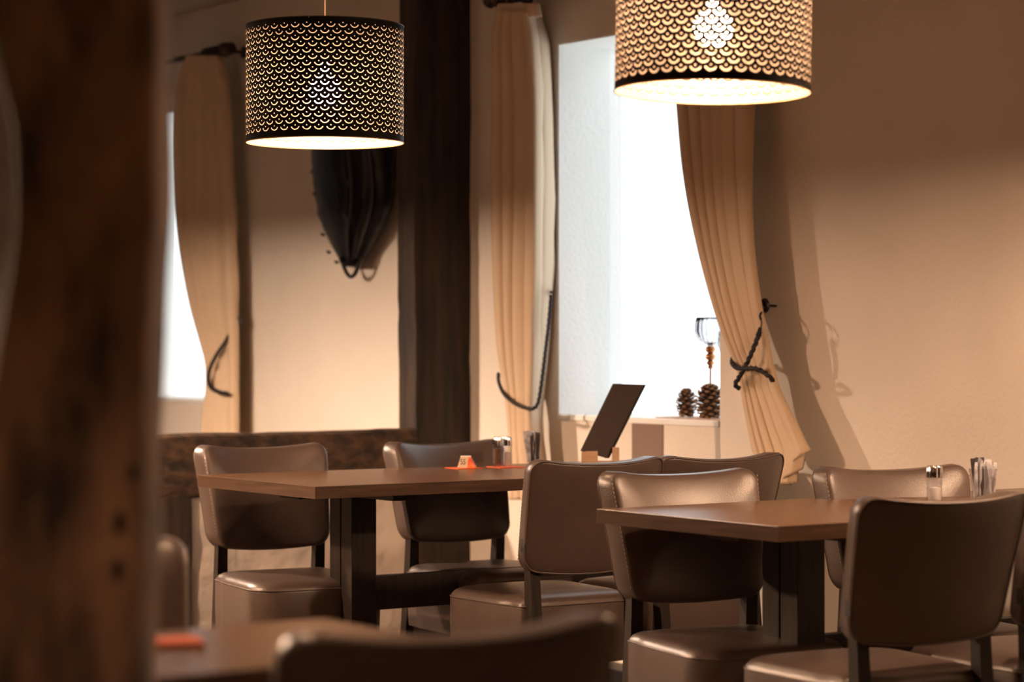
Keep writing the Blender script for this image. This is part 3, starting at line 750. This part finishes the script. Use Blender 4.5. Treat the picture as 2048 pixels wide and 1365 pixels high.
def goblet(px, n, z1, label, seed, rb=0.056):
    base = onsill(px, n, SILL+0.0062); t = thing('candle_goblet', label, 'glass', base, seed)
    Ht = z1-base.z; sb = Ht-0.102
    bm = bmesh.new(); seg = 200; prof = [(0.006, sb), (0.022, sb+0.006), (0.044, sb+0.022), (0.056, sb+0.050), (0.055, sb+0.078), (0.048, Ht), (0.0455, Ht), (0.0525, sb+0.078), (0.0535, sb+0.050), (0.042, sb+0.025), (0.020, sb+0.010), (0.004, sb+0.008)]
    rings = []
    for i, (r, z) in enumerate(prof):
        r *= rb/0.056
        rib = 1.0 if i < 6 else 0.0
        rings.append([Vector(((r*(1+rib*(0.045*math.cos(20*2*PI*k/seg) if 0.01 < r else 0)))*math.cos(2*PI*k/seg), (r*(1+rib*(0.045*math.cos(20*2*PI*k/seg) if 0.01 < r else 0)))*math.sin(2*PI*k/seg), z)) for k in range(seg)])
    loft(bm, rings); obj('bowl', bm, M['ribbed'], t, smooth=True)
    bm = bmesh.new()
    for zc, r in ((sb-0.012, 0.017), (sb-0.038, 0.017), (sb-0.060, 0.012), (sb-0.075, 0.008)):
        lathe(bm, [(r*math.sin(a)+0.002, zc-r*0.85*math.cos(a)) for a in [x*PI/10 for x in range(11)]], 20)
    obj('beads', bm, M['copper'], t, smooth=True)
    bm = bmesh.new(); lathe(bm, [(0.0045, 0.01), (0.0040, sb-0.07)], 12); obj('stem', bm, M['copper'], t, smooth=True, angle=40)
    bm = bmesh.new(); lathe(bm, [(0.040, 0.0), (0.040, 0.004), (0.012, 0.010), (0.0046, 0.014)], 28); obj('foot', bm, M['chrome'], t, smooth=True, angle=40)
GP = onsill(1421, -0.145); zg = H-(635-682.5)/FPX*GP.y
goblet(1421, -0.145, zg, 'ribbed glass candle goblet with copper beads, its stem rising behind the pine cones', 0.2)
goblet(1462, -0.145, zg-0.05, 'ribbed glass candle goblet mostly hidden behind the right edge of the window opening', 0.9, rb=0.045)

# ------------------------------------------------------------------ things on the tables
def ontable(px, py): return planez(px, py, ZT)
def coaster(px, py, label, s=0.047, rz=0.5):
    bm = bmesh.new(); box(bm, (-s, -s, 0), (s, s, 0.0022), bevel=0.0008)
    o = obj('coaster', bm, M['orange']); o.location = ontable(px, py)+Vector((0, 0, 0.0003)); o.rotation_euler = (0, 0, rz)
    return tag(o, label, 'coaster')
coaster(928, 937.5, 'flat square orange coaster under the table number sign')
coaster(1011, 935.5, 'flat square orange coaster under the two shakers')
# number sign: a tapered block folded from card
P = ontable(934, 937.5)+Vector((0, 0, 0.0026))
t = thing('table_number_sign', 'small tapered card sign with dark number 55 on an orange coaster', 'sign', P, 0.0)
t.rotation_euler = (0, 0, math.radians(-8))
rz = 0.0
bm = bmesh.new()
loft(bm, [[Vector((-0.030, -0.017, 0)), Vector((0.030, -0.017, 0)), Vector((0.030, 0.017, 0)), Vector((-0.030, 0.017, 0))],
          [Vector((-0.020, -0.006, 0.036)), Vector((0.012, -0.006, 0.036)), Vector((0.012, 0.006, 0.036)), Vector((-0.020, 0.006, 0.036))]])
obj('card', bm, M['paper'], t)
bm = bmesh.new(); box(bm, (-0.0205, -0.0065, 0.0355), (0.0125, 0.0065, 0.0385)); obj('top_strip', bm, M['white'], t)
bm = bmesh.new(); loft(bm, [[Vector((0.003, -0.0175, 0.0)), Vector((0.0306, -0.0175, 0)), Vector((0.0306, 0.0175, 0)), Vector((0.003, 0.0175, 0))], [Vector((0.0055, -0.0065, 0.035)), Vector((0.0126, -0.0065, 0.035)), Vector((0.0126, 0.0065, 0.035)), Vector((0.0055, 0.0065, 0.035))]])
obj('printed_side', bm, M['red'], t)
fc = bpy.data.curves.new('digits', 'FONT'); fc.body = '55'; fc.size = 0.026; fc.extrude = 0.0003; fc.align_x = 'CENTER'; fc.align_y = 'CENTER'
fo = bpy.data.objects.new('digits', fc); C.objects.link(fo); fo.parent = t; fc.materials.append(M['ink'])
fo.location = (-0.0115, -0.0125, 0.0185); fo.rotation_euler = (math.radians(73), 0, 0); fo.scale = (0.72, 1, 1)
me = bpy.data.meshes.new_from_object(fo.evaluated_get(bpy.context.evaluated_depsgraph_get()))
lo, ro, so = fo.location.copy(), fo.rotation_euler.copy(), fo.scale.copy()
bpy.data.objects.remove(fo); fo = bpy.data.objects.new('digits', me); C.objects.link(fo); fo.parent = t
fo.location, fo.rotation_euler, fo.scale = lo, ro, so
if not me.materials: me.materials.append(M['ink'])

def shaker(P, label, fill, rad=0.0155, hgt=0.096, group=None, lvl=0.5):
    t = thing('shaker', label, 'shaker', P, 0.3, group)
    bm = bmesh.new(); hb = hgt*0.70
    lathe(bm, [(rad*0.9, 0), (rad, 0.003), (rad, hb*0.62), (rad*0.93, hb*0.66), (rad, hb*0.70), (rad, hb), (rad*0.9, hb), (rad*0.88, 0.008), (rad*0.2, 0.006)], 24); obj('glass_body', bm, M['glass'], t, smooth=True, angle=40)
    bm = bmesh.new(); lathe(bm, [(rad*0.80, 0.0085), (rad*0.84, 0.01), (rad*0.84, hb*lvl), (rad*0.1, hb*lvl+0.002)], 20); obj('filling', bm, fill, t, smooth=True, angle=40)
    bm = bmesh.new(); seg = 48; rings = []
    for r, z in ((rad*0.9, hb-0.001), (rad*1.02, hb), (rad*1.02, hgt-0.005), (rad*0.9, hgt-0.001), (rad*0.6, hgt)):
        rings.append([Vector((r*(1+0.06*math.cos(10*2*PI*k/seg))*math.cos(2*PI*k/seg), r*(1+0.06*math.cos(10*2*PI*k/seg))*math.sin(2*PI*k/seg), z)) for k in range(seg)])
    loft(bm, rings); obj('cap', bm, M['chrome'], t, smooth=True, angle=50)
    return t
up = Vector((0, 0, 0.0026))
shaker(ontable(994.5, 936)+up, 'left shaker of the pair, dark pepper behind glass, on the left table', M['pepper'], hgt=0.1, lvl=0.85)
shaker(ontable(1014.5, 935.5)+up, 'right shaker of the pair, pale salt behind glass, on the left table', M['salt'], hgt=0.1, lvl=0.7)
def sachet_glass(P, label, rad, hgt, seed, n=11):
    t = thing('sachet_glass', label, 'glass', P, seed)
    bm = bmesh.new(); seg = 48; rings = []
    for r, z in ((rad*0.70, 0), (rad*0.74, 0.004), (rad*0.95, hgt*0.9), (rad, hgt), (rad*0.95, hgt), (rad*0.89, hgt*0.9), (rad*0.68, 0.010), (rad*0.1, 0.008)):
        rings.append([Vector((r*(1+0.03*math.cos(8*2*PI*k/seg))*math.cos(2*PI*k/seg), r*(1+0.03*math.cos(8*2*PI*k/seg))*math.sin(2*PI*k/seg), z)) for k in range(seg)])
    loft(bm, rings); obj('tumbler', bm, M['glass'], t, smooth=True, angle=40)
    rnd = random.Random(int(seed*100)); grp = 'sachets in '+label
    for k in range(n):
        a = rnd.uniform(0, 2*PI); q = rnd.uniform(0.05, 0.42)*rad
        Mx = Matrix.Translation(P+Vector((q*math.cos(a), q*math.sin(a), 0.012))) @ Matrix.Rotation(rnd.uniform(0, PI), 4, 'Z') @ Matrix.Rotation(rnd.uniform(-0.16, 0.16), 4, 'Y')
        bm = bmesh.new(); L = hgt*rnd.uniform(0.9, 1.2); wd = rad*rnd.uniform(0.35, 0.55)
        loft(bm, [[Mx @ Vector((x*wd*s, y*0.0016*b, L*z)) for x, y in ((-1, -1), (1, -1), (1, 1), (-1, 1))] for s, b, z in ((1, .3, 0), (1, 1.6, .1), (1, 2.0, .5), (1, 1.6, .9), (1, .3, 1))])
        o = obj('sachet', bm, M['sachet'] if k % 3 else M['sachet_dark'])
        tag(o, ('pale' if k % 3 else 'dark')+' paper sachet standing in the '+label.split(' with')[0], 'sachet', ('pale' if k % 3 else 'dark')+' sachets in the '+label.split(' with')[0])
    return t
sachet_glass(ontable(1067, 931), 'small glass tumbler of the left table with paper sachets beside the shakers', 0.029, 0.088, 0.31)
shaker(ontable(1869, 1010), 'single salt shaker with chrome cap on the right table', M['salt'], rad=0.020, hgt=0.100, lvl=0.62)
sachet_glass(ontable(1966, 1008), 'ribbed glass tumbler of the right table with paper sachets near the right edge', 0.036, 0.090, 0.77, 14)

# menu in its wooden holder
MP = ontable(1208, 931)
t = thing('menu_holder', 'light wooden slotted block holding the menu on the left table', 'holder', MP, 0)
mz = 0.030; bw = 0.052
bm = bmesh.new()
box(bm, (-0.076, -0.03, 0.0), (0.050, 0.03, 0.014), bevel=0.001)
box(bm, (-0.076, -0.03, 0.014), (-0.022, 0.03, 0.048), bevel=0.001)
box(bm, (0.028, -0.03, 0.014), (0.050, 0.03, 0.060), bevel=0.001)
obj('block', bm, M['lightwood'], t)
# menu: a thin folder leaning right, seen nearly from its front
a_ = [at(1161, 905, MP.y-0.035), at(1213, 917, MP.y-0.012), at(1287, 770, MP.y+0.060), at(1226, 768, MP.y+0.03)]
a_[0] = at(1161, 902, MP.y-0.034)
t = thing('menu', 'dark brown menu folder leaning to the right in the wooden holder before the window', 'menu')
nn = (a_[1]-a_[0]).cross(a_[3]-a_[0]).normalized()
if nn.y > 0: nn = -nn
bm = bmesh.new(); th = 0.0022
def slab(bm, quad, off, th): loft(bm, [[p-nn*off for p in quad], [p-nn*(off+th) for p in quad]])
slab(bm, a_, 0, th); ex = (a_[1]-a_[0])*0.0
obj('cover', bm, M['menu'], t)
bm = bmesh.new(); q2 = [p+Vector((0.010, 0.010, 0)) for p in a_]; slab(bm, q2, 0.0, 0.003)
obj('back_cover', bm, M['menu_edge'], t)
bm = bmesh.new(); q3 = [a_[1]+Vector((-0.004, 0.001, 0)), a_[1]+Vector((0.0095, 0.009, 0)), a_[2]+Vector((0.0095, 0.009, 0)), a_[2]+Vector((-0.004, 0.001, 0))]
slab(bm, q3, 0.0, 0.002); obj('spine', bm, M['menu_edge'], t)

# napkin on the nearest table
P = ontable(330, 1290)
bm = bmesh.new(); box(bm, (-0.07, -0.04, 0), (0.05, 0.04, 0.006), bevel=0.002)
o = obj('napkin', bm, M['napkin']); o.location = P+Vector((0, 0, 0.0003)); o.rotation_euler = (0, 0, 0.3)
tag(o, 'blurred red orange folded napkin on the nearest table beside the foreground post', 'napkin')
